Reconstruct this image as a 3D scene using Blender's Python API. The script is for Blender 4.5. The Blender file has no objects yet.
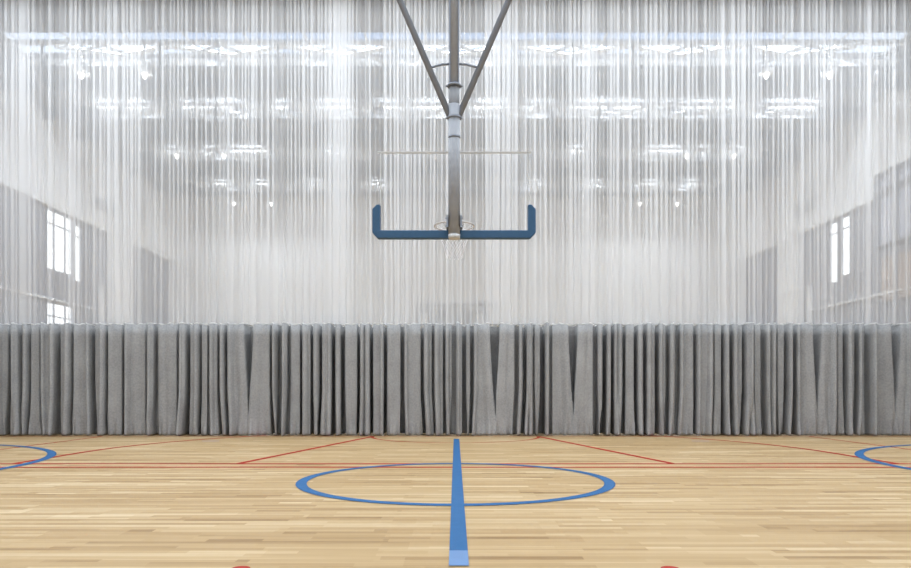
import bpy, bmesh, math, random
from mathutils import Vector, Matrix
random.seed(11)
S = bpy.context.scene
C = S.collection
PI = math.pi

# ------------------------------------------------------------------ materials
def newmat(name):
    m = bpy.data.materials.new(name); m.use_nodes = True
    nt = m.node_tree
    return m, nt, nt.nodes['Principled BSDF']

def flat(name, col, rough=0.6, metal=0.0, noise=0.04, nscale=6.0, bump=0.0, bscale=60.0, spec=0.5):
    m, nt, b = newmat(name)
    tc = nt.nodes.new('ShaderNodeTexCoord')
    n = nt.nodes.new('ShaderNodeTexNoise'); n.inputs['Scale'].default_value = nscale
    n.inputs['Detail'].default_value = 4
    nt.links.new(tc.outputs['Object'], n.inputs['Vector'])
    r = nt.nodes.new('ShaderNodeValToRGB')
    r.color_ramp.elements[0].position = 0.3; r.color_ramp.elements[1].position = 0.7
    r.color_ramp.elements[0].color = tuple(max(0, c * (1 - noise)) for c in col) + (1,)
    r.color_ramp.elements[1].color = tuple(min(1, c * (1 + noise)) for c in col) + (1,)
    nt.links.new(n.outputs['Fac'], r.inputs['Fac'])
    nt.links.new(r.outputs['Color'], b.inputs['Base Color'])
    b.inputs['Roughness'].default_value = rough
    b.inputs['Metallic'].default_value = metal
    b.inputs['Specular IOR Level'].default_value = spec
    if bump:
        n2 = nt.nodes.new('ShaderNodeTexNoise'); n2.inputs['Scale'].default_value = bscale
        nt.links.new(tc.outputs['Object'], n2.inputs['Vector'])
        bp = nt.nodes.new('ShaderNodeBump'); bp.inputs['Strength'].default_value = bump
        bp.inputs['Distance'].default_value = 0.01
        nt.links.new(n2.outputs['Fac'], bp.inputs['Height'])
        nt.links.new(bp.outputs['Normal'], b.inputs['Normal'])
    return m

def mat_floor():
    m, nt, b = newmat('maple_parquet')
    L = nt.links
    tc = nt.nodes.new('ShaderNodeTexCoord')
    def brick(w, h, c1, c2, off, sq=1.0, loc=(0, 0, 0), bias=0.0):
        mp = nt.nodes.new('ShaderNodeMapping'); mp.inputs['Location'].default_value = loc
        L.new(tc.outputs['Object'], mp.inputs['Vector'])
        k = nt.nodes.new('ShaderNodeTexBrick')
        k.inputs['Scale'].default_value = 1.0
        k.inputs['Brick Width'].default_value = w; k.inputs['Row Height'].default_value = h
        k.inputs['Mortar Size'].default_value = 0.0
        k.inputs['Bias'].default_value = bias
        k.offset = off; k.offset_frequency = 2; k.squash = sq; k.squash_frequency = 3
        k.inputs['Color1'].default_value = c1 + (1,); k.inputs['Color2'].default_value = c2 + (1,)
        k.inputs['Mortar'].default_value = c1 + (1,)
        L.new(mp.outputs['Vector'], k.inputs['Vector'])
        return k
    # narrow strips with random tone, and wider boards over them
    a = brick(1.25, 0.083, (0.0, 0.0, 0.0), (1.0, 1.0, 1.0), 0.37, 1.3)
    c = brick(2.1, 0.213, (0.0, 0.0, 0.0), (1.0, 1.0, 1.0), 0.43, 0.8, (0.31, 0.05, 0))
    e = brick(0.83, 0.071, (0.0, 0.0, 0.0), (1.0, 1.0, 1.0), 0.61, 1.6, (0.5, 3.5, 0))
    mx = nt.nodes.new('ShaderNodeMix'); mx.data_type = 'FLOAT'; mx.inputs[0].default_value = 0.32
    L.new(a.outputs['Color'], mx.inputs[2]); L.new(c.outputs['Color'], mx.inputs[3])
    mx2 = nt.nodes.new('ShaderNodeMix'); mx2.data_type = 'FLOAT'; mx2.inputs[0].default_value = 0.30
    L.new(mx.outputs[0], mx2.inputs[2]); L.new(e.outputs['Color'], mx2.inputs[3])
    # grain drawn out along the boards
    mp = nt.nodes.new('ShaderNodeMapping'); mp.inputs['Scale'].default_value = (0.9, 34, 1)
    L.new(tc.outputs['Object'], mp.inputs['Vector'])
    g = nt.nodes.new('ShaderNodeTexNoise'); g.inputs['Scale'].default_value = 1.6; g.inputs['Detail'].default_value = 6
    g.inputs['Roughness'].default_value = 0.65
    L.new(mp.outputs['Vector'], g.inputs['Vector'])
    mx3 = nt.nodes.new('ShaderNodeMix'); mx3.data_type = 'FLOAT'; mx3.inputs[0].default_value = 0.38
    L.new(mx2.outputs[0], mx3.inputs[2]); L.new(g.outputs['Fac'], mx3.inputs[3])
    r = nt.nodes.new('ShaderNodeValToRGB')
    el = r.color_ramp.elements
    el[0].position = 0.22; el[0].color = FLOOR[0]
    el[1].position = 0.78; el[1].color = FLOOR[3]
    x = el.new(0.34); x.color = FLOOR[1]
    x = el.new(0.55); x.color = FLOOR[2]
    L.new(mx3.outputs[0], r.inputs['Fac'])
    L.new(r.outputs['Color'], b.inputs['Base Color'])
    b.inputs['Roughness'].default_value = 0.42
    b.inputs['Specular IOR Level'].default_value = 0.22
    return m

FLOOR = [(0.25, 0.145, 0.055, 1), (0.405, 0.265, 0.122, 1), (0.49, 0.34, 0.172, 1), (0.65, 0.505, 0.31, 1)]
SHEER_ALPHA = 0.40

def mat_sheer():
    m = bpy.data.materials.new('white_net_fabric'); m.use_nodes = True
    nt = m.node_tree; nt.nodes.clear(); L = nt.links
    out = nt.nodes.new('ShaderNodeOutputMaterial')
    df = nt.nodes.new('ShaderNodeBsdfDiffuse'); df.inputs['Color'].default_value = (0.90, 0.905, 0.92, 1)
    tl = nt.nodes.new('ShaderNodeBsdfTranslucent'); tl.inputs['Color'].default_value = (0.90, 0.905, 0.92, 1)
    tr = nt.nodes.new('ShaderNodeBsdfTransparent')
    m1 = nt.nodes.new('ShaderNodeMixShader'); m1.inputs[0].default_value = 0.4
    L.new(df.outputs[0], m1.inputs[1]); L.new(tl.outputs[0], m1.inputs[2])
    # thread density varies a little from cloth width to cloth width
    tc = nt.nodes.new('ShaderNodeTexCoord')
    mp = nt.nodes.new('ShaderNodeMapping'); mp.inputs['Scale'].default_value = (1, 0, 0)
    L.new(tc.outputs['Object'], mp.inputs['Vector'])
    n = nt.nodes.new('ShaderNodeTexNoise'); n.inputs['Scale'].default_value = 0.9; n.inputs['Detail'].default_value = 3
    L.new(mp.outputs['Vector'], n.inputs['Vector'])
    mr = nt.nodes.new('ShaderNodeMapRange')
    mr.inputs['From Min'].default_value = 0.3; mr.inputs['From Max'].default_value = 0.7
    mr.inputs['To Min'].default_value = SHEER_ALPHA - 0.10; mr.inputs['To Max'].default_value = SHEER_ALPHA + 0.12
    L.new(n.outputs['Fac'], mr.inputs['Value'])
    m2 = nt.nodes.new('ShaderNodeMixShader')
    L.new(mr.outputs[0], m2.inputs[0])
    L.new(tr.outputs[0], m2.inputs[1]); L.new(m1.outputs[0], m2.inputs[2])
    L.new(m2.outputs[0], out.inputs['Surface'])
    return m

def mat_glass(name, tint=(0.93, 0.95, 0.96), gloss=0.06):
    m = bpy.data.materials.new(name); m.use_nodes = True
    nt = m.node_tree; nt.nodes.clear(); L = nt.links
    out = nt.nodes.new('ShaderNodeOutputMaterial')
    tr = nt.nodes.new('ShaderNodeBsdfTransparent'); tr.inputs['Color'].default_value = tint + (1,)
    gl = nt.nodes.new('ShaderNodeBsdfGlossy'); gl.inputs['Roughness'].default_value = 0.03
    mx = nt.nodes.new('ShaderNodeMixShader'); mx.inputs[0].default_value = gloss
    L.new(tr.outputs[0], mx.inputs[1]); L.new(gl.outputs[0], mx.inputs[2]); L.new(mx.outputs[0], out.inputs['Surface'])
    return m

def mat_lamp(name, col, st):
    m = bpy.data.materials.new(name); m.use_nodes = True
    nt = m.node_tree; nt.nodes.clear()
    out = nt.nodes.new('ShaderNodeOutputMaterial'); e = nt.nodes.new('ShaderNodeEmission')
    e.inputs['Color'].default_value = col + (1,); e.inputs['Strength'].default_value = st
    nt.links.new(e.outputs[0], out.inputs['Surface']); return m

def mat_cloth_grey():
    m, nt, b = newmat('grey_curtain_cloth')
    L = nt.links
    tc = nt.nodes.new('ShaderNodeTexCoord')
    def noise(sc, s, det):
        mp = nt.nodes.new('ShaderNodeMapping'); mp.inputs['Scale'].default_value = sc
        L.new(tc.outputs['Object'], mp.inputs['Vector'])
        n = nt.nodes.new('ShaderNodeTexNoise'); n.inputs['Scale'].default_value = s; n.inputs['Detail'].default_value = det
        L.new(mp.outputs['Vector'], n.inputs['Vector']); return n
    n1 = noise((1, 1, 1), 26, 5); n2 = noise((1, 1, 1.0), 2.0, 3)
    mx = nt.nodes.new('ShaderNodeMix'); mx.data_type = 'FLOAT'; mx.inputs[0].default_value = 0.45
    L.new(n1.outputs['Fac'], mx.inputs[2]); L.new(n2.outputs['Fac'], mx.inputs[3])
    r = nt.nodes.new('ShaderNodeValToRGB')
    r.color_ramp.elements[0].position = 0.36; r.color_ramp.elements[1].position = 0.64
    r.color_ramp.elements[0].color = (0.28, 0.281, 0.285, 1); r.color_ramp.elements[1].color = (0.375, 0.376, 0.38, 1)
    L.new(mx.outputs[0], r.inputs['Fac']); L.new(r.outputs['Color'], b.inputs['Base Color'])
    b.inputs['Roughness'].default_value = 0.85; b.inputs['Specular IOR Level'].default_value = 0.15
    bp = nt.nodes.new('ShaderNodeBump'); bp.inputs['Strength'].default_value = 0.25; bp.inputs['Distance'].default_value = 0.01
    L.new(n1.outputs['Fac'], bp.inputs['Height']); L.new(bp.outputs['Normal'], b.inputs['Normal'])
    return m

M = dict(
    floor=mat_floor(),
    blue_line=flat('blue_line_paint', (0.024, 0.12, 0.29), 0.5, noise=0.06, nscale=12, spec=0.15),
    pale_blue=flat('pale_blue_line', (0.125, 0.245, 0.47), 0.4, noise=0.05),
    red_line=flat('red_line_paint', (0.40, 0.022, 0.010), 0.55, noise=0.08, nscale=9, spec=0.15),
    lilac=flat('lilac_line_paint', (0.42, 0.36, 0.50), 0.45),
    grey_cloth=mat_cloth_grey(),
    sheer=mat_sheer(),
    hem=flat('white_hem_tape', (0.62, 0.62, 0.62), 0.8),
    white=flat('white_wall_paint', (0.80, 0.80, 0.80), 0.75, noise=0.02, nscale=2),
    lower=flat('grey_wall_panel', (0.235, 0.235, 0.26), 0.7, noise=0.04, nscale=1.5),
    ceil=flat('grey_roof_deck', (0.25, 0.25, 0.255), 0.8, noise=0.05, nscale=3),
    truss=flat('white_painted_steel', (0.74, 0.75, 0.76), 0.5, noise=0.03),
    dsteel=flat('dark_grey_steel', (0.13, 0.13, 0.14), 0.5),
    baffle=flat('white_baffle_board', (0.86, 0.86, 0.86), 0.7, noise=0.02),
    mast=flat('grey_painted_steel', (0.215, 0.24, 0.29), 0.5, metal=0.0, noise=0.05, nscale=9),
    sleeve=flat('dull_grey_steel', (0.20, 0.205, 0.22), 0.5, noise=0.05, nscale=9),
    mast3=flat('mid_grey_steel', (0.30, 0.315, 0.35), 0.5, noise=0.05, nscale=9),
    mast2=flat('light_grey_steel', (0.33, 0.345, 0.38), 0.45, metal=0.0, noise=0.05, nscale=20),
    cap=flat('pale_plastic_cap', (0.55, 0.56, 0.57), 0.4),
    pad=flat('blue_foam_padding', (0.022, 0.086, 0.185), 0.55, noise=0.06, nscale=20),
    boardglass=mat_glass('backboard_glass', (0.985, 0.987, 0.99), 0.02),
    winglass=mat_glass('window_glass'),
    rim=flat('pale_rim_steel', (0.60, 0.57, 0.56), 0.4, metal=0.2),
    net=flat('white_net_cord', (0.83, 0.83, 0.88), 0.8),
    frame=flat('window_frame_grey', (0.32, 0.32, 0.34), 0.5),
    dullpane=flat('lilac_grey_blind', (0.50, 0.50, 0.56), 0.6),
    wood=flat('light_brown_timber', (0.40, 0.32, 0.27), 0.6, noise=0.12, nscale=3),
    sboard=flat('scoreboard_body', (0.48, 0.49, 0.50), 0.5),
    sdark=flat('scoreboard_digit_field', (0.22, 0.22, 0.24), 0.5),
    lamp=mat_lamp('floodlight_lens_glow', (1, 0.99, 0.97), 3.0),
)

# ------------------------------------------------------------------ mesh helpers
def link(name, bm, m, parent=None, smooth=False):
    me = bpy.data.meshes.new(name); bm.to_mesh(me); bm.free()
    me.materials.append(m)
    if smooth:
        for p in me.polygons: p.use_smooth = True
    o = bpy.data.objects.new(name, me); C.objects.link(o)
    if parent: o.parent = parent
    return o

def box(bm, x0, x1, y0, y1, z0, z1):
    vs = [bm.verts.new((x, y, z)) for z in (z0, z1) for y in (y0, y1) for x in (x0, x1)]
    for f in ((0, 2, 3, 1), (4, 5, 7, 6), (0, 1, 5, 4), (2, 6, 7, 3), (0, 4, 6, 2), (1, 3, 7, 5)):
        bm.faces.new([vs[i] for i in f])

def bar(bm, a, b, w, h=None, n=None):
    """rectangular bar a->b (n None) or round tube with n sides; w,h full sizes"""
    a = Vector(a); b = Vector(b); h = h or w
    d = (b - a).normalized()
    up = Vector((0, 0, 1)) if abs(d.z) < 0.98 else Vector((0, 1, 0))
    s = d.cross(up).normalized(); u = s.cross(d).normalized()
    if n is None:
        ring = [(-w/2, -h/2), (w/2, -h/2), (w/2, h/2), (-w/2, h/2)]
    else:
        ring = [(w/2*math.cos(2*PI*i/n), h/2*math.sin(2*PI*i/n)) for i in range(n)]
    A = [bm.verts.new(a + s*p + u*q) for p, q in ring]
    B = [bm.verts.new(b + s*p + u*q) for p, q in ring]
    k = len(ring)
    for i in range(k):
        bm.faces.new((A[i], A[(i+1) % k], B[(i+1) % k], B[i]))
    bm.faces.new(A[::-1]); bm.faces.new(B)

def prism(bm, pts, y0, y1):
    """extrude an XZ outline between y0 and y1"""
    A = [bm.verts.new((x, y0, z)) for x, z in pts]; B = [bm.verts.new((x, y1, z)) for x, z in pts]
    k = len(pts)
    for i in range(k): bm.faces.new((A[i], A[(i+1) % k], B[(i+1) % k], B[i]))
    bm.faces.new(A[::-1]); bm.faces.new(B)

def tag(o, label=None, cat=None, group=None, kind=None):
    if label: o['label'] = label
    if cat: o['category'] = cat
    if group: o['group'] = group
    if kind: o['kind'] = kind
    return o

def empty(name, loc, label=None, cat=None, group=None, kind=None):
    o = bpy.data.objects.new(name, None); C.objects.link(o); o.location = loc
    return tag(o, label, cat, group, kind)

def structure(name, bm, m, parent=None):
    o = link(name, bm, m, parent)
    if parent is None: o['kind'] = 'structure'
    return o

def dup(root, loc, label=None):
    r = root.copy(); C.objects.link(r); r.location = loc
    if label: r['label'] = label
    for ch in list(root.children):
        c = ch.copy(); C.objects.link(c); c.parent = r
        for g in list(ch.children):
            d = g.copy(); C.objects.link(d); d.parent = c
    return r

# ------------------------------------------------------------------ geometry of the hall
HW = 13.65          # half width
DF = 32.8           # far wall
DN = -1.6           # near wall
DECK = 10.40
CUR = 15.65         # the divider curtain

# floor
bm = bmesh.new(); box(bm, -HW-0.4, HW+0.4, DN, DF, -0.2, 0.0)
floor = structure('floor', bm, M['floor'])

# painted court lines, children of the floor
def strip(bm, a, b, w, z):
    a = Vector((a[0], a[1], 0)); b = Vector((b[0], b[1], 0))
    d = (b-a).normalized(); s = Vector((-d.y, d.x, 0)) * w/2
    vs = [bm.verts.new((p.x, p.y, z)) for p in (a-s, b-s, b+s, a+s)]
    f = bm.faces.new(vs)
    if f.calc_area() and f.normal.z < 0: f.normal_flip()
def arc(bm, c, r, a0, a1, w, z, n=96):
    ri, ro = r - w/2, r + w/2
    P = []
    for i in range(n+1):
        a = a0 + (a1-a0)*i/n
        P.append((bm.verts.new((c[0]+ri*math.cos(a), c[1]+ri*math.sin(a), z)),
                  bm.verts.new((c[0]+ro*math.cos(a), c[1]+ro*math.sin(a), z))))
    for i in range(n):
        bm.faces.new((P[i][0], P[i][1], P[i+1][1], P[i+1][0]))
def line(name, fn, m):
    bm = bmesh.new(); fn(bm)
    bmesh.ops.recalc_face_normals(bm, faces=bm.faces)
    for f in bm.faces:
        f.normal_update()
        if f.normal.z < 0: f.normal_flip()
    return link(name, bm, m, floor)
RW = 0.10
for yy in (9.61, 9.18):
    line('court_line', lambda b: strip(b, (-HW, yy), (HW, yy), 0.105, 0.002), M['red_line'])
line('court_line', lambda b: strip(b, (-HW, 15.42), (HW, 15.42), 0.06, 0.002), M['red_line'])
for s in (-1, 1):
    line('key_line', lambda b: strip(b, (s*3.08, 9.61), (s*1.86, 15.40), RW, 0.003), M['red_line'])
    line('three_point_line', lambda b: (strip(b, (s*6.25, 9.61), (s*6.25, 11.25), RW, 0.003)), M['red_line'])
    line('court_line', lambda b: strip(b, (s*8.0, 9.61), (s*8.0, 15.42), 0.06, 0.003), M['red_line'])
    line('blue_circle_line', lambda b: arc(b, (s*10.35, 8.9), 4.36, (PI if s > 0 else 0)-2.2, (PI if s > 0 else 0)+2.2, 0.13, 0.005), M['blue_line'])
    line('court_line', lambda b: strip(b, (s*4.85, 13.95), (s*5.2, 13.95), 0.09, 0.004), M['lilac'])
    line('red_corner_mark', lambda b: (arc(b, (s*1.245, 3.94), 0.027, 0, 2*PI, 0.054, 0.003, 24), strip(b, (s*1.225, 3.2), (s*1.245, 3.94), 0.10, 0.0032)), M['red_line'])
line('three_point_line', lambda b: arc(b, (0, 11.25), 6.25, 0.0, 0.80, RW, 0.003), M['red_line'])
line('three_point_line', lambda b: arc(b, (0, 11.25), 6.25, PI-0.80, PI, RW, 0.003), M['red_line'])
line('free_throw_arc', lambda b: arc(b, (0, 15.35), 1.86, PI, 2*PI, 0.06, 0.003), M['red_line'])
line('centre_circle_line', lambda b: arc(b, (0, 7.88), 1.745, 0, 2*PI, 0.12, 0.005, 128), M['blue_line'])
line('halfway_line', lambda b: strip(b, (0.02, 4.37), (0.02, 14.55), 0.118, 0.006), M['blue_line'])
line('halfway_line', lambda b: strip(b, (0.02, 3.99), (0.02, 4.37), 0.118, 0.006), M['pale_blue'])  # near end of the halfway line, in a paler blue

# ceiling with the open skylight slots (strips between slots are roof deck)
SLX = 11.9
FULL = [(-SLX, SLX)]
def seg(D, lst): return [((a-455.5)*D/680, (b-455.5)*D/680) for a, b in lst]
def sym(lst): return sorted(lst + [(911-b, 911-a) for a, b in lst])
slots = [(17.78, 18.20, 'sky', FULL),
         (18.36, 18.90, 'lamp', FULL),
         (22.00, 22.14, 'lamp', seg(22.07, [(98, 116), (130, 146), (186, 192), (205, 213), (222, 246), (276, 288), (320, 350), (378, 396), (417, 448),
                                          (475, 503), (530, 550), (577, 612), (620, 645), (663, 670), (684, 712), (723, 731), (764, 783), (790, 816)])),
         (26.10, 26.22, 'lamp', seg(26.16, sym([(170, 180), (206, 214), (232, 262), (330, 338)]))),
         (30.25, 30.42, 'lamp', seg(30.33, sym([(215, 228), (255, 268), (310, 322), (372, 384)]))),
         (1.2, 1.9, 'lamp', FULL), (5.3, 6.0, 'lamp', FULL), (9.4, 10.1, 'lamp', FULL), (13.5, 14.2, 'lamp', FULL)]
slots.sort()
bm = bmesh.new()
y = DN
for a, b, k, sg in slots:
    box(bm, -HW-0.4, HW+0.4, y, a, DECK, DECK+0.04); y = b
    x = -HW-0.4
    for p, q in sg:
        box(bm, x, p, a, b, DECK, DECK+0.04); x = q
    box(bm, x, HW+0.4, a, b, DECK, DECK+0.04)
box(bm, -HW-0.4, HW+0.4, y, DF+0.2, DECK, DECK+0.04)
structure('ceiling', bm, M['ceil'])
# rooflight panes
n = 0
for a, b, k, sg in slots:
    n += 1
    bm = bmesh.new()
    for p, q in sg: box(bm, p, q, a, b, DECK+0.025, DECK+0.035)
    w = structure('window_%d' % n, bm, M['winglass'])
    for i in range(16 if len(sg) == 1 else 0):
        bm = bmesh.new(); x = -SLX + i*2*SLX/15
        box(bm, x-0.03, x+0.03, a, b, DECK+0.005, DECK+0.025)
        link('glazing_bar', bm, M['truss'], w)

# far and near walls
bm = bmesh.new(); box(bm, -HW-0.4, HW+0.4, DF, DF+0.2, 0, DECK); structure('wall_back', bm, M['white'])
bm = bmesh.new(); box(bm, -HW-0.4, HW+0.4, DN-0.2, DN, 0, DECK+0.15); structure('wall_front', bm, M['white'])

# side walls: white bulkhead above, grey recessed wall below with window openings
def cells(bm, s, xin, th, y0, y1, z0, z1, holes):
    holes = [(h[0], h[1], max(h[2], z0), min(h[3], z1)) for h in holes if h[3] > z0 and h[2] < z1]
    ys = sorted({y0, y1} | {v for h in holes for v in h[:2]}); zs = sorted({z0, z1} | {v for h in holes for v in h[2:4]})
    for i in range(len(ys)-1):
        for j in range(len(zs)-1):
            cy, cz = (ys[i]+ys[i+1])/2, (zs[j]+zs[j+1])/2
            if any(h[0] < cy < h[1] and h[2] < cz < h[3] for h in holes): continue
            xa, xb = sorted((s*xin, s*(xin+th)))
            box(bm, xa, xb, ys[i], ys[i+1], zs[j], zs[j+1])
BK = 7.28
holes = {-1: [(22.97, 24.58, 5.15, 7.24), (22.97, 24.58, 1.6, 4.08), (24.68, 25.14, 5.0, 7.1)],
         1: [(24.56, 25.14, 4.95, 7.2), (23.80, 24.36, 5.1, 7.24)]}
gal = (18.6, 22.2, 5.72, 8.05)      # gallery window on the right
wn = n
for s, side in ((-1, 'left'), (1, 'right')):
    bm = bmesh.new()
    cells(bm, s, HW, 0.45, DN, DF, BK, DECK, [gal] if s > 0 else [])
    structure('wall_%s' % side, bm, M['white'])
    bm = bmesh.new()
    cells(bm, s, HW+0.15, 0.10, DN, DF, 0, BK, holes[s] + ([gal] if s > 0 else []))
    structure('wall_%s_lower' % side, bm, M['lower'])
    # white pier standing forward of the recess
    bm = bmesh.new(); xa, xb = sorted((s*(HW-0.02), s*(HW+0.15)))
    box(bm, xa, xb, 27.05, 28.75, 0, BK)
    structure('trim_%d' % (1 if s < 0 else 2), bm, M['white'])
    for h in holes[s]:
        wn += 1
        bm = bmesh.new(); xa, xb = sorted((s*(HW+0.225), s*(HW+0.235)))
        box(bm, xa, xb, h[0], h[1], h[2], h[3])
        w = structure('window_%d' % wn, bm, M['winglass'])
        bm = bmesh.new(); t = 0.05; xa, xb = sorted((s*(HW+0.165), s*(HW+0.225)))
        box(bm, xa, xb, h[0], h[0]+t, h[2], h[3]); box(bm, xa, xb, h[1]-t, h[1], h[2], h[3])
        box(bm, xa, xb, h[0], h[1], h[2], h[2]+t); box(bm, xa, xb, h[0], h[1], h[3]-t, h[3])
        if h[1]-h[0] > 0.8:
            for m_ in (h[0]+0.45, h[0]+1.12): box(bm, xa, xb, m_-0.02, m_+0.02, h[2], h[3])
            box(bm, xa, xb, h[0], h[1], h[3]-0.50, h[3]-0.46)
        else:
            box(bm, xa, xb, h[0], h[1], h[3]-0.45, h[3]-0.41)
        link('window_frame', bm, M['frame'], w)
# gallery window right
wn += 1
bm = bmesh.new(); box(bm, HW+0.22, HW+0.25, gal[0], gal[1], gal[2], gal[3])
w = structure('window_%d' % wn, bm, M['dullpane'])
bm = bmesh.new()
for yy in (gal[0], gal[0]+0.9, gal[0]+1.8, gal[0]+2.7, gal[1]):
    box(bm, HW+0.02, HW+0.22, yy-0.04, yy+0.04, gal[2], gal[3])
for zz in (gal[2], gal[3]-0.55, gal[3]): box(bm, HW+0.02, HW+0.22, gal[0], gal[1], zz-0.035, zz+0.035)
link('window_frame', bm, M['frame'], w)
# timber-faced panels under the gallery window
for i, (a, b) in enumerate(((19.2, 20.3), (20.45, 21.1), (21.3, 21.9))):
    bm = bmesh.new(); box(bm, HW+0.08, HW+0.15, a, b, 3.9, 5.3)
    structure('trim_%d' % (3+i), bm, M['wood'])
# handrail-like ledge on both walls
for s, k in ((-1, 6), (1, 7)):
    bm = bmesh.new(); xa, xb = sorted((s*(HW+0.05), s*(HW+0.15)))
    box(bm, xa, xb, 16.5, 27.05, 4.12, 4.18)
    structure('trim_%d' % k, bm, M['white'])

# ventilation grilles on the bulkheads
for s in (-1, 1):
    t = empty('ventilation_grille', (s*(HW), 26.4, 7.9),
              'slatted air grille high on the %s side wall above the recess' % ('left' if s < 0 else 'right'), 'vent', 'air grilles high on the side walls')
    bm = bmesh.new(); x0, x1 = sorted((0, -s*0.03)); box(bm, x0, x1, -0.75, 0.75, 0, 0.55); link('backing', bm, M['baffle'], t)
    for k in range(3):
        bm = bmesh.new(); x0, x1 = sorted((-s*0.03, -s*0.08)); box(bm, x0, x1, -0.7, 0.7, 0.08+k*0.17, 0.15+k*0.17)
        link('slat', bm, M['dsteel'], t)

# white wall frames below (their tops show over the grey cloth)
for s in (-1, 1):
    t = empty('wall_bars', (s*(HW+0.14), 26.2, 0),
              'tall white climbing frame standing against the %s side wall behind the curtain' % ('left' if s < 0 else 'right'), 'climbing frame', 'climbing frames on the side walls')
    for q in (0.0, 0.82):
        bm = bmesh.new(); x0, x1 = sorted((-s*0.02, -s*0.20)); box(bm, x0, x1, q, q+0.08, 0, 5.05); link('post', bm, M['baffle'], t)
    bm = bmesh.new(); bar(bm, (-s*0.20, 0, 5.07), (-s*0.20, 2.6, 5.07), 0.07); link('top_rail', bm, M['baffle'], t)
    for k in range(20):
        bm = bmesh.new(); bar(bm, (-s*0.17, 0.1, 0.35+k*0.235), (-s*0.17, 0.84, 0.35+k*0.235), 0.035, n=8); link('rung', bm, M['baffle'], t)

# ------------------------------------------------------------------ roof structure of the far bay
def flatbar(bm, a, b, w, t):
    """flat member lying in a horizontal plane"""
    bar(bm, a, b, w, t)
def make_truss(D, label, ztop, zbot, bz0, bz1, rnd):
    t = empty('roof_truss', (0, D, zbot), label, 'roof truss', 'white roof trusses across the far bay')
    h = ztop - zbot
    bm = bmesh.new(); box(bm, -SLX, SLX, -0.05, 0.05, h-0.07, h); link('top_chord', bm, M['truss'], t)
    bm = bmesh.new(); box(bm, -SLX, SLX, -0.06, 0.06, 0, 0.06); link('bottom_chord', bm, M['dsteel'], t)
    P = 1.545
    for i in range(-7, 8):
        bm = bmesh.new(); box(bm, i*P-0.03, i*P+0.03, -0.03, 0.03, 0.06, h-0.07); link('post', bm, M['dsteel'], t)
    for i in range(-7, 7):
        a, b = (0.06, h-0.07) if i % 2 else (h-0.07, 0.06)
        bm = bmesh.new(); bar(bm, (i*P, 0, a), ((i+1)*P, 0, b), 0.05, 0.07); link('diagonal', bm, M['truss'], t)
        # wide flat wind bracing lying behind the top chord
        ya, yb = (0.55, 1.05) if i % 2 else (1.05, 0.55)
        hb = h + (0.165 if D < 18 else -0.03)
        bm = bmesh.new(); bar(bm, (i*P, ya, hb), ((i+1)*P, yb, hb), 0.20, 0.04); link('wind_brace', bm, M['truss'], t)
    # slanting white boards hung in the lower half of the truss
    x = -SLX+0.25
    while x < SLX-1.2:
        w = rnd.uniform(1.5, 2.7); w = min(w, SLX-0.15-x)
        l, r = rnd.uniform(0.0, 0.55), rnd.uniform(0.0, 0.55)
        bm = bmesh.new()
        prism(bm, [(x, bz1-zbot), (x+w, bz1-zbot), (x+w-r, bz0-zbot), (x+l, bz0-zbot)], 0.10, 0.13)
        link('baffle_board', bm, M['baffle'], t)
        x += w + rnd.uniform(0.12, 0.5)
    return t
rn = random.Random(5)
make_truss(17.80, 'white roof truss across the bay, nearest to the curtain, under the blue rooflight', 10.165, 9.45, 9.50, 9.76, rn)
make_truss(21.90, 'white roof truss, second row behind the curtain', 10.28, 9.62, 9.96, 10.25, rn)
make_truss(26.00, 'white roof truss, third row behind the curtain', 10.32, 9.70, 9.92, 10.28, rn)
make_truss(30.10, 'white roof truss, row nearest to the back wall', 10.32, 9.75, 9.85, 10.25, rn)

# dark purlins under the deck
words = ['just behind the curtain', 'behind the nearest truss', 'in front of the second truss', 'behind the second truss',
         'in front of the third truss', 'behind the third truss', 'in front of the rearmost truss', 'nearest to the back wall']
for k, w in enumerate(words):
    D = 16.35 + 2.04*k
    if k == 1: D = 19.15
    elif k % 2 == 1: D += 0.12
    bm = bmesh.new(); box(bm, -HW, HW, -0.05, 0.05, 0, 0.06); box(bm, -HW, HW, -0.015, 0.015, 0.06, 0.27); box(bm, -HW, HW, -0.05, 0.05, 0.27, 0.33)
    o = link('roof_purlin', bm, M['dsteel']); o.location = (0, D, DECK-0.33)
    tag(o, 'dark steel roof beam from wall to wall, ' + w, 'roof beam', 'dark roof beams under the deck')

# diagonal braces from side wall heads to the first truss
for s in (-1, 1):
    bm = bmesh.new(); bar(bm, (s*11.45, 17.84, 9.80), (s*12.3, 20.38, 10.12), 0.16, 0.10)
    o = link('corner_brace', bm, M['frame'])
    tag(o, 'slanting grey brace from the %s end of the nearest truss back to the roof beam' % ('left' if s < 0 else 'right'), 'brace', 'corner braces at the nearest truss')

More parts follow.
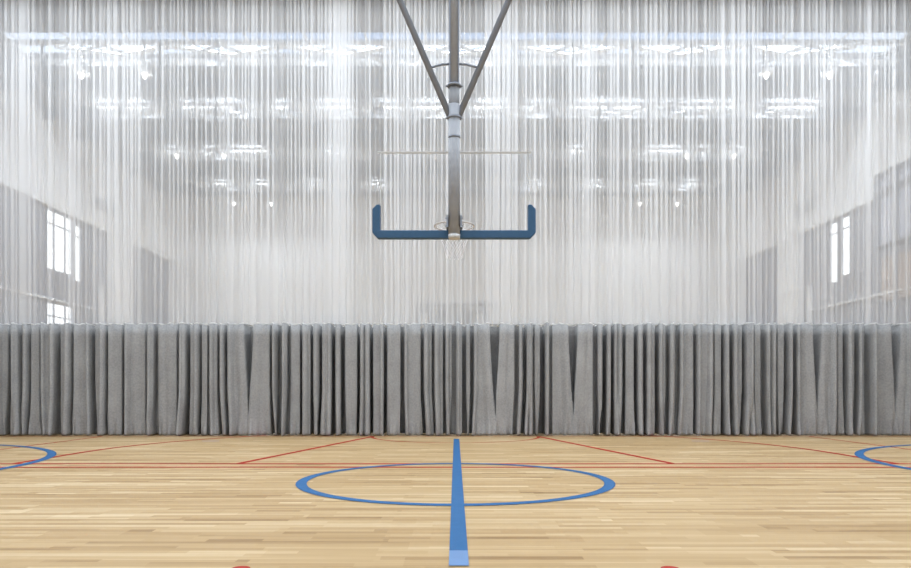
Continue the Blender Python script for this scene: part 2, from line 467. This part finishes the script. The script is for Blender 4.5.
# floodlights (lamp object sits in each)
def make_flood():
    t = empty('ceiling_floodlight', (0, 0, 0))
    tag(t, None, 'floodlight', 'floodlights hung under the roof of the far bay')
    bm = bmesh.new(); box(bm, -0.13, 0.13, -0.18, 0.18, 0.03, 0.13); bar(bm, (0, 0, 0.13), (0, 0, 0.9), 0.04); link('housing', bm, M['truss'], t)
    bm = bmesh.new(); bmesh.ops.create_uvsphere(bm, u_segments=16, v_segments=8, radius=1)
    for v in bm.verts: v.co = Vector((v.co.x*0.06, v.co.y*0.07, 0.0+v.co.z*0.10))
    link('lens', bm, M['lamp'], t, True)
    return t
proto = None
names = {17.72: 'front row by the curtain', 23.8: 'middle row', 29.9: 'rear row by the back wall'}
for D, nm in names.items():
    for x in (-9.75, -8.1, 8.1, 9.75):
        lab = '%s floodlight on the %s side, %s' % ('outer' if abs(x) > 9 else 'inner', 'left' if x < 0 else 'right', nm)
        if proto is None:
            proto = make_flood(); proto.location = (x, D, 9.26); proto['label'] = lab
        else:
            dup(proto, (x, D, 9.26), lab)

# scoreboard on the back wall
t = empty('scoreboard', (0, DF-0.02, 3.9), 'long pale scoreboard with framed panels, centred low on the white back wall', 'scoreboard')
bm = bmesh.new(); box(bm, -1.92, 1.98, -0.12, 0, 0.0, 1.36); link('body', bm, M['sboard'], t)
for (a, b) in ((-0.93, -0.20), (0.30, 0.86)):
    bm = bmesh.new(); box(bm, a, b, -0.15, -0.12, 0.30, 1.12); f = link('display_panel', bm, M['sboard'], t)
    bm = bmesh.new()
    box(bm, a-.05, a, -0.18, -0.12, 0.25, 1.17); box(bm, b, b+.05, -0.18, -0.12, 0.25, 1.17)
    box(bm, a, b, -0.18, -0.12, 1.12, 1.17); box(bm, a, b, -0.18, -0.12, 0.25, 0.30)
    link('panel_frame', bm, M['baffle'], f)
    bm = bmesh.new(); box(bm, a+.1, b-.15, -0.16, -0.15, 0.92, 0.98); box(bm, a+.1, b-.15, -0.16, -0.15, 0.62, 0.82); link('digit_field', bm, M['sdark'], f)
for (a, b) in ((-1.75, -1.3), (-1.15, -1.02), (1.05, 1.35), (1.5, 1.8)):
    bm = bmesh.new(); box(bm, a, b, -0.15, -0.12, 0.1, 0.85); f = link('side_panel', bm, M['baffle'], t)
    bm = bmesh.new(); box(bm, (a+b)/2-0.06, (a+b)/2+0.06, -0.16, -0.15, 0.6, 0.7); box(bm, (a+b)/2-0.06, (a+b)/2+0.06, -0.16, -0.15, 0.3, 0.4); link('digit_field', bm, M['sdark'], f)
bm = bmesh.new()
for i in range(9):
    x = -1.8 + i*0.42
    box(bm, x, x+0.2, -0.13, -0.12, 1.2, 1.3)
link('caption_strip', bm, M['sdark'], t)

# ------------------------------------------------------------------ divider curtain
cur = empty('divider_curtain', (0, CUR, 0), 'floor-length room divider curtain, grey cloth below and white sheer net above', 'curtain')
PXM = 680/CUR
pits = [18, 26, 37, 55, 69, 90, 104, 121, 144, 154, 176, 186, 198, 207, 217, 225, 247, 270, 279, 288, 300, 311, 320, 333, 342, 358, 371, 385, 402,
        422, 433, 444, 454, 464, 472, 495, 517, 525, 534, 543, 551, 574, 596, 605, 613, 625, 637, 646, 658, 669, 679, 697, 715.5, 725, 733,
        746, 755.5, 765, 779, 788.5, 796, 819.5, 840, 848, 859, 869, 876, 899]
black = {18, 26, 37, 104, 144, 69, 176, 225, 320, 358, 371, 385, 422, 646, 697, 746}
tri = {247, 495, 574, 819.5, 899}
rg = random.Random(3)
P = []
for p in pits:
    x = (p-455.5)*(CUR-0.13)/680
    if p in tri: P.append([x, 0.10, 0.42, 'tri', 0])
    elif p in black: P.append([x, 0.034, 0.34, 'blk', rg.choice((-1, 1))])
    else: P.append([x, rg.uniform(0.026, 0.046), rg.uniform(0.14, 0.46), 'std', rg.choice((-1, 1))])
x = P[-1][0] + 0.4
while x < HW+0.1:
    P.append([x, rg.uniform(0.03, 0.062), rg.uniform(0.26, 0.5), 'std', rg.choice((-1, 1))]); x += rg.uniform(0.2, 0.5)
x = P[0][0] - 0.25
while x > -HW-0.1:
    P.append([x, rg.uniform(0.03, 0.062), rg.uniform(0.26, 0.5), 'std', rg.choice((-1, 1))]); x -= rg.uniform(0.2, 0.5)
P.sort()
for q in P:
    q += [rg.uniform(-0.05, 0.05), rg.uniform(0.7, 1.5), rg.uniform(0.045, 0.085), rg.uniform(0.042, 0.065)]  # bottom drift, bottom width factor, crest height, crest width
ZT = 1.03 + (391-324.5)/PXM
def sm(t): t = max(0, min(1, t)); return t*t*(3-2*t)
def foldy(x, v):
    """depth of the cloth face at x; v 0 floor .. 1 top (negative = towards the viewer)"""
    low = sm(1 - v/0.45)
    yy = 0.012*math.sin(x*5.1+1.0) + 0.010*math.sin(x*13.7) + 0.008*math.sin(x*31+v*1.5)
    for q in P:
        if abs(q[0]-x) > 0.75: continue
        px = q[0] + q[5]*low
        w, dep = q[1], q[2]
        if q[3] == 'tri':
            w = 0.010 + 0.088*sm((v-0.20)/0.85)**0.8; dep = q[2]*sm((v-0.17)/0.14)
        elif q[3] == 'std':
            w = w*(1 + (q[6]-1)*low)
        u = abs(x-px)/w
        if u < 1.2: yy += dep*(2.2 if q[3] == 'blk' else 1.3)*(1 - sm((u-0.72)/0.48))
        if q[4]:
            cx = px + q[4]*(w*1.2 + q[8]*0.8); c = (x-cx)/(q[8]*1.2)
            if abs(c) < 1: yy -= (q[7]+0.06)*math.cos(c*PI/2)**0.8
        if q[3] == 'tri':
            for sg in (-1, 1):
                c = (x - px - sg*(w+0.10))/0.14
                if abs(c) < 1: yy -= 0.05*math.cos(c*PI/2)
    # cloth kicks a little where it meets the floor
    yy += (0.02*math.sin(x*47) + 0.03*math.sin(x*17+math.sin(x*5)*3))*sm(1 - v/0.16)
    return yy
def flare(x, v):
    """the folds are fuller inside than at their mouth: the cloth doubles back behind each lobe"""
    low = sm(1 - v/0.45); dx = 0.0
    for q in P:
        if abs(q[0]-x) > 0.4: continue
        px = q[0] + q[5]*low; w = q[1]
        if q[3] == 'tri': w = 0.010 + 0.088*sm((v-0.20)/0.85)**0.8
        elif q[3] == 'std': w = w*(1 + (q[6]-1)*low)
        u = abs(x-px)/w
        if u < 1.35:
            k = sm(u/0.55)*(1 - sm((u-0.80)/0.45))
            dx += math.copysign(0.055*k*(sm((v-0.17)/0.14) if q[3] == 'tri' else 1), x-px)
    return dx
bm = bmesh.new()
NX = int(2*HW/0.0080); NZ = 14
ctr = []
for i in range(NX+1):
    x = -HW + 2*HW*i/NX
    col = []
    for j in range(NZ+1):
        v = (j/NZ)**1.4
        z = 0.012 + v*(ZT-0.012)
        yo = foldy(x, v)
        if j == NZ: z += 0.012*math.sin(x*19)+0.006*math.sin(x*43)
        if j == 0: z += 0.014*abs(math.sin(x*23+math.sin(x*7)))
        col.append(bm.verts.new((x + flare(x, v), yo, z)))
    ctr.append(col)
for i in range(NX):
    for j in range(NZ):
        bm.faces.new((ctr[i][j], ctr[i+1][j], ctr[i+1][j+1], ctr[i][j+1]))
o = link('lower_cloth', bm, M['grey_cloth'], cur, True)
tag(o, 'grey opaque lower cloth')
sol = o.modifiers.new('thick', 'SOLIDIFY'); sol.thickness = 0.006; sol.offset = 1.0

# hem tape where net and cloth meet
bm = bmesh.new()
prev = None
for i in range(0, NX+1, 2):
    x = -HW + 2*HW*i/NX; yv = foldy(x, 1.0)-0.004
    z = ZT + 0.012*math.sin(x*19)+0.006*math.sin(x*43)
    a = bm.verts.new((x, yv, z)); b = bm.verts.new((x, yv, z+0.022+0.010*math.sin(x*37)))
    if prev: bm.faces.new((prev[0], a, b, prev[1]))
    prev = (a, b)
o = link('seam_tape', bm, M['hem'], cur, True)
sol = o.modifiers.new('thick', 'SOLIDIFY'); sol.thickness = 0.004

def meander(rnd, x0, x1, depth):
    """plan line of a gathered net: each pleat doubles back under itself, so the cloth lies threefold there"""
    pts = []; x = x0; side = 0
    run = 0; base = 0.15
    while x < x1:
        if run <= 0:
            run = rnd.randint(2, 5); base = rnd.choice((0.08, 0.09, 0.10, 0.115, 0.13)); kb = rnd.choice((1.9, 2.3, 2.7, 3.1, 3.6))
        run -= 1
        p = base*rnd.uniform(0.72, 1.28); k = max(0.6, kb + rnd.uniform(-0.9, 0.9)); n = 14
        y0 = depth*(0.5 if side else -0.5)*rnd.uniform(0.75, 1.0)
        y1 = -y0*rnd.uniform(0.85, 1.0)
        for i in range(n):
            t = -0.5 + i/n
            u = (1+math.sin(PI*t))/2
            pts.append((x + p*(0.5 + t - k*math.sin(2*PI*t)/(2*PI)), y0 + (y1-y0)*u))
        x += p; side ^= 1
    # smooth the depth so neighbouring pleats join
    ys = [q[1] for q in pts]
    sm_ = [(ys[max(0, i-1)] + ys[i] + ys[min(len(ys)-1, i+1)])/3 for i in range(len(ys))]
    return [(q[0], yv) for q, yv in zip(pts, sm_)]
def net_layer(rnd, yoff, depth, name):
    pl = [(a, b+yoff) for a, b in meander(rnd, -HW, HW, depth)]
    zs = [ZT+0.01, ZT+2.4, ZT+5.0, DECK-0.06]
    ph = [rnd.uniform(0, 6.28) for _ in range(3)]
    bm = bmesh.new(); cols = []
    for (x, yv) in pl:
        col = []
        for j, z in enumerate(zs):
            k = (1-j/3)
            col.append(bm.verts.new((max(-HW, min(HW, x + 0.035*k*math.sin(x*3.1+ph[0]) + 0.02*k*math.sin(x*9+ph[1]))), yv*(1+0.15*k*math.sin(x*4+ph[2])), z)))
        cols.append(col)
    for i in range(len(cols)-1):
        for j in range(3):
            bm.faces.new((cols[i][j], cols[i+1][j], cols[i+1][j+1], cols[i][j+1]))
    return link(name, bm, M['sheer'], cur, True)
r1 = random.Random(21); r2 = random.Random(22)
o = net_layer(r1, 0.08, 0.09, 'sheer_net'); tag(o, 'white sheer net upper half')
bm = bmesh.new(); box(bm, -HW, HW, -0.04, 0.42, DECK-0.06, DECK-0.005); link('head_track', bm, M['truss'], cur)

# ------------------------------------------------------------------ ceiling-hung basketball goal
GB = 7.6; GP = 680/GB
gx = lambda px: (px-454.6)/GP
gz = lambda py: 1.03 + (391-py)/GP
g = empty('basketball_hoop', (-0.014, GB, 0), 'basketball backboard with blue edge padding hung from the roof on a grey mast', 'basketball hoop')
MY = -0.12         # mast centre, in front of the board as seen from here
def tube(x, y, z0, z1, r, nm, m, par, n=28, r2=None):
    bm = bmesh.new()
    bmesh.ops.create_cone(bm, cap_ends=True, segments=n, radius1=r, radius2=r2 or r, depth=z1-z0)
    bmesh.ops.translate(bm, verts=bm.verts, vec=(x, y, (z0+z1)/2))
    o = link(nm, bm, m, par)
    for p in o.data.polygons: p.use_smooth = abs(p.normal.z) < 0.5
    return o
k = (GB+MY)/GB
mz = lambda py: 1.03 + (391-py)/(680/(GB+MY))
mast = tube(0, MY, mz(236.5), mz(105), 0.064, 'mast', M['mast3'], g)
tube(0, MY, mz(239.0), mz(234.8), 0.062, 'end_cap', M['cap'], mast, r2=0.066)
up = tube(0, MY, mz(105), DECK-0.01, 0.047, 'upper_mast', M['mast2'], g)
for sx in (-1, 1):
    bm = bmesh.new(); box(bm, sx*0.049-0.008, sx*0.049+0.008, MY-0.03, MY+0.03, mz(88), DECK-0.02); link('guide_rail', bm, M['mast'], up)
sl = tube(0, MY, mz(121), mz(86), 0.058, 'sleeve', M['sleeve'], g)
for py in (86, 118, 137.5):
    o = tube(0, MY, mz(py)-0.012, mz(py)+0.012, 0.076 if py != 137.5 else 0.069, 'collar', M['mast'], g)
    if py != 137.5:
        for sx in (-1, 1):
            bm = bmesh.new(); bar(bm, (sx*0.06, MY, mz(py)), (sx*0.092, MY, mz(py)), 0.025, n=8); link('bolt', bm, M['mast'], o)
# V braces up to the roof
for sx in (-1, 1):
    a = Vector((sx*0.055, MY, mz(115)))
    b_ = Vector((sx*0.60, MY, mz(0)))
    d = (b_-a); e = a + d*((DECK-0.02-a.z)/d.z)
    bm = bmesh.new(); bar(bm, a, e, 0.068, n=16); br = link('brace', bm, M['mast'], g, True)
    bm = bmesh.new()
    ca = a + d*((mz(68)-a.z)/d.z)
    midp = Vector((sx*0.14, MY, mz(64.5))); en = Vector((sx*0.045, MY, mz(64.0)))
    bar(bm, ca, midp, 0.026, n=10); bar(bm, midp, en, 0.026, n=10); link('cross_strut', bm, M['mast'], br, True)
    bm = bmesh.new(); box(bm, e.x-0.12, e.x+0.12, MY-0.08, MY+0.08, DECK-0.03, DECK-0.002); link('ceiling_plate', bm, M['mast'], br)
# glass board
xL, xR = gx(381.0), gx(528.0); zb, zt = gz(233), gz(152.5)
bm = bmesh.new(); box(bm, xL-0.03, xR+0.03, -0.008, 0.008, zb-0.02, zt)
gl = link('glass_board', bm, M['boardglass'], g)
bm = bmesh.new(); box(bm, xL-0.035, xR+0.035, -0.012, 0.012, zt-0.006, zt+0.010); link('top_edge_trim', bm, M['cap'], gl)
for xx in (xL, xR):
    bm = bmesh.new(); box(bm, xx-0.006, xx+0.006, -0.012, 0.012, gz(205.6), zt); link('side_edge_trim', bm, M['cap'], gl)
# blue padding: J shape mirrored, one piece, chamfered
oL, oR, oB = gx(373), gx(535.8), gz(238.9)
iL, iR, iB = gx(380.8), gx(528.2), gz(231.0)
tp = gz(205.4); ch = 0.05
pts = [(oL, oB+ch*1.25), (oL+ch*1.25, oB), (oR-ch*1.25, oB), (oR, oB+ch*1.25), (oR, tp-ch), (oR-ch*0.95, tp), (iR, tp), (iR, iB), (iL, iB), (iL, tp), (oL+ch*0.95, tp), (oL, tp-ch)]
bm = bmesh.new()
A = [bm.verts.new((x, -0.045, z)) for x, z in pts]; B = [bm.verts.new((x, 0.045, z)) for x, z in pts]
nn = len(pts)
for i in range(nn): bm.faces.new((A[i], A[(i+1) % nn], B[(i+1) % nn], B[i]))
quads = [(0, 1, 8), (1, 2, 7, 8), (2, 3, 7), (3, 4, 5, 6, 7), (0, 8, 9, 10, 11)]
for q in quads: bm.faces.new([A[i] for i in q]); bm.faces.new([B[i] for i in q][::-1])
bmesh.ops.recalc_face_normals(bm, faces=bm.faces)
o = link('edge_padding', bm, M['pad'], g); tag(o, 'dark blue foam edge padding')
bv = o.modifiers.new('bev', 'BEVEL'); bv.width = 0.008; bv.segments = 2; bv.limit_method = 'ANGLE'
# rear brackets
for sx in (-1, 1):
    bm = bmesh.new(); box(bm, sx*0.076-0.011, sx*0.076+0.011, MY-0.05, -0.01, mz(228), mz(216)); br = link('bracket', bm, M['mast'], g)
    bm = bmesh.new()
    for zz in (mz(226), mz(218)): bar(bm, (sx*0.05, MY, zz), (sx*0.098, MY, zz), 0.02, n=8)
    link('bolt', bm, M['mast'], br)
bm = bmesh.new(); box(bm, -0.09, 0.09, 0.01, 0.12, 2.90, 3.0); rb = link('rim_bracket', bm, M['rim'], g)
# rim and net beyond the board
RC = Vector((0, 0.42, 2.975)); RR = 0.232
bm = bmesh.new(); NS = 40
rings = []
for i in range(NS):
    a = 2*PI*i/NS; c = RC + Vector((math.cos(a)*RR, math.sin(a)*RR, 0)); n_ = Vector((math.cos(a), math.sin(a), 0))
    rings.append([bm.verts.new(c + n_*0.009*math.cos(2*PI*j/8) + Vector((0, 0, 0.009*math.sin(2*PI*j/8)))) for j in range(8)])
for i in range(NS):
    for j in range(8):
        bm.faces.new((rings[i][j], rings[(i+1) % NS][j], rings[(i+1) % NS][(j+1) % 8], rings[i][(j+1) % 8]))
for sx in (-1, 1): bar(bm, (sx*0.07, 0.12, 2.96), (sx*0.10, 0.215, 2.972), 0.016, n=8)
link('rim', bm, M['rim'], g, True)
bm = bmesh.new()
def netp(a, t):
    r = RR*(1-t)**1.4*0.55 + RR*0.42
    return RC + Vector((math.cos(a)*r, math.sin(a)*r, -0.01-0.37*t))
NA = 12; NT = 6
for i in range(NA):
    for s in (-1, 1):
        for j in range(NT):
            a0 = 2*PI*(i + s*j*0.5)/NA; a1 = 2*PI*(i + s*(j+1)*0.5)/NA
            bar(bm, netp(a0, j/NT), netp(a1, (j+1)/NT), 0.0032, n=5)
link('net', bm, M['net'], g)

# ------------------------------------------------------------------ light
def area(name, loc, sx, sy, power, col=(1, 1, 1), rot=(0, 0, 0)):
    l = bpy.data.lights.new(name, 'AREA'); l.shape = 'RECTANGLE'; l.size = sx; l.size_y = sy; l.energy = power; l.color = col
    o = bpy.data.objects.new(name, l); C.objects.link(o); o.location = loc; o.rotation_euler = rot
    return o
for a, b, k, sg in slots:
    if k != 'lamp': continue
    dens = 17.8 if a < 15 else (27.0 if a < 19 else 27.0)      # watts per metre of rooflight
    for p, q in sg:
        # daylight entering through the rooflight
        area('rooflight_daylight', ((p+q)/2, (a+b)/2, DECK+0.003), q-p, b-a-0.01, dens*(q-p), (0.86, 0.935, 1.0))
for D in names:
    for x in (-9.75, -8.1, 8.1, 9.75):
        l = bpy.data.lights.new('floodlight_lamp', 'AREA'); l.shape = 'DISK'; l.size = 0.09; l.energy = 36; l.color = (0.9, 0.95, 1.0)
        o = bpy.data.objects.new('floodlight_lamp', l); C.objects.link(o); o.location = (x, D, 9.17)

w = bpy.data.worlds.new('sky'); S.world = w; w.use_nodes = True
nt = w.node_tree; bg = nt.nodes['Background']
tc = nt.nodes.new('ShaderNodeTexCoord'); sp = nt.nodes.new('ShaderNodeSeparateXYZ')
nt.links.new(tc.outputs['Generated'], sp.inputs[0])
r = nt.nodes.new('ShaderNodeValToRGB')
r.color_ramp.elements[0].position = 0.25; r.color_ramp.elements[0].color = (1.0, 1.0, 1.0, 1)
r.color_ramp.elements[1].position = 0.45; r.color_ramp.elements[1].color = (0.19, 0.25, 0.37, 1)
nt.links.new(sp.outputs['Z'], r.inputs['Fac']); nt.links.new(r.outputs['Color'], bg.inputs['Color'])
bg.inputs['Strength'].default_value = 1.3

# ------------------------------------------------------------------ camera
cam = bpy.data.cameras.new('camera'); co = bpy.data.objects.new('camera', cam); C.objects.link(co)
co.location = (0, 0, 1.03); co.rotation_euler = (PI/2, 0, 0)
cam.sensor_width = 36; cam.lens = 680/911*36
cam.shift_y = (391-284)/911; cam.clip_end = 200; cam.clip_start = 0.05
S.camera = co
S.view_settings.view_transform = 'Standard'; S.view_settings.look = 'None'
S.view_settings.exposure = 0.92; S.view_settings.gamma = 1.0; S.view_settings.use_curve_mapping = False
S.cycles.transparent_max_bounces = 24
S.cycles.max_bounces = 8; S.cycles.diffuse_bounces = 5
S.cycles.use_denoising = True
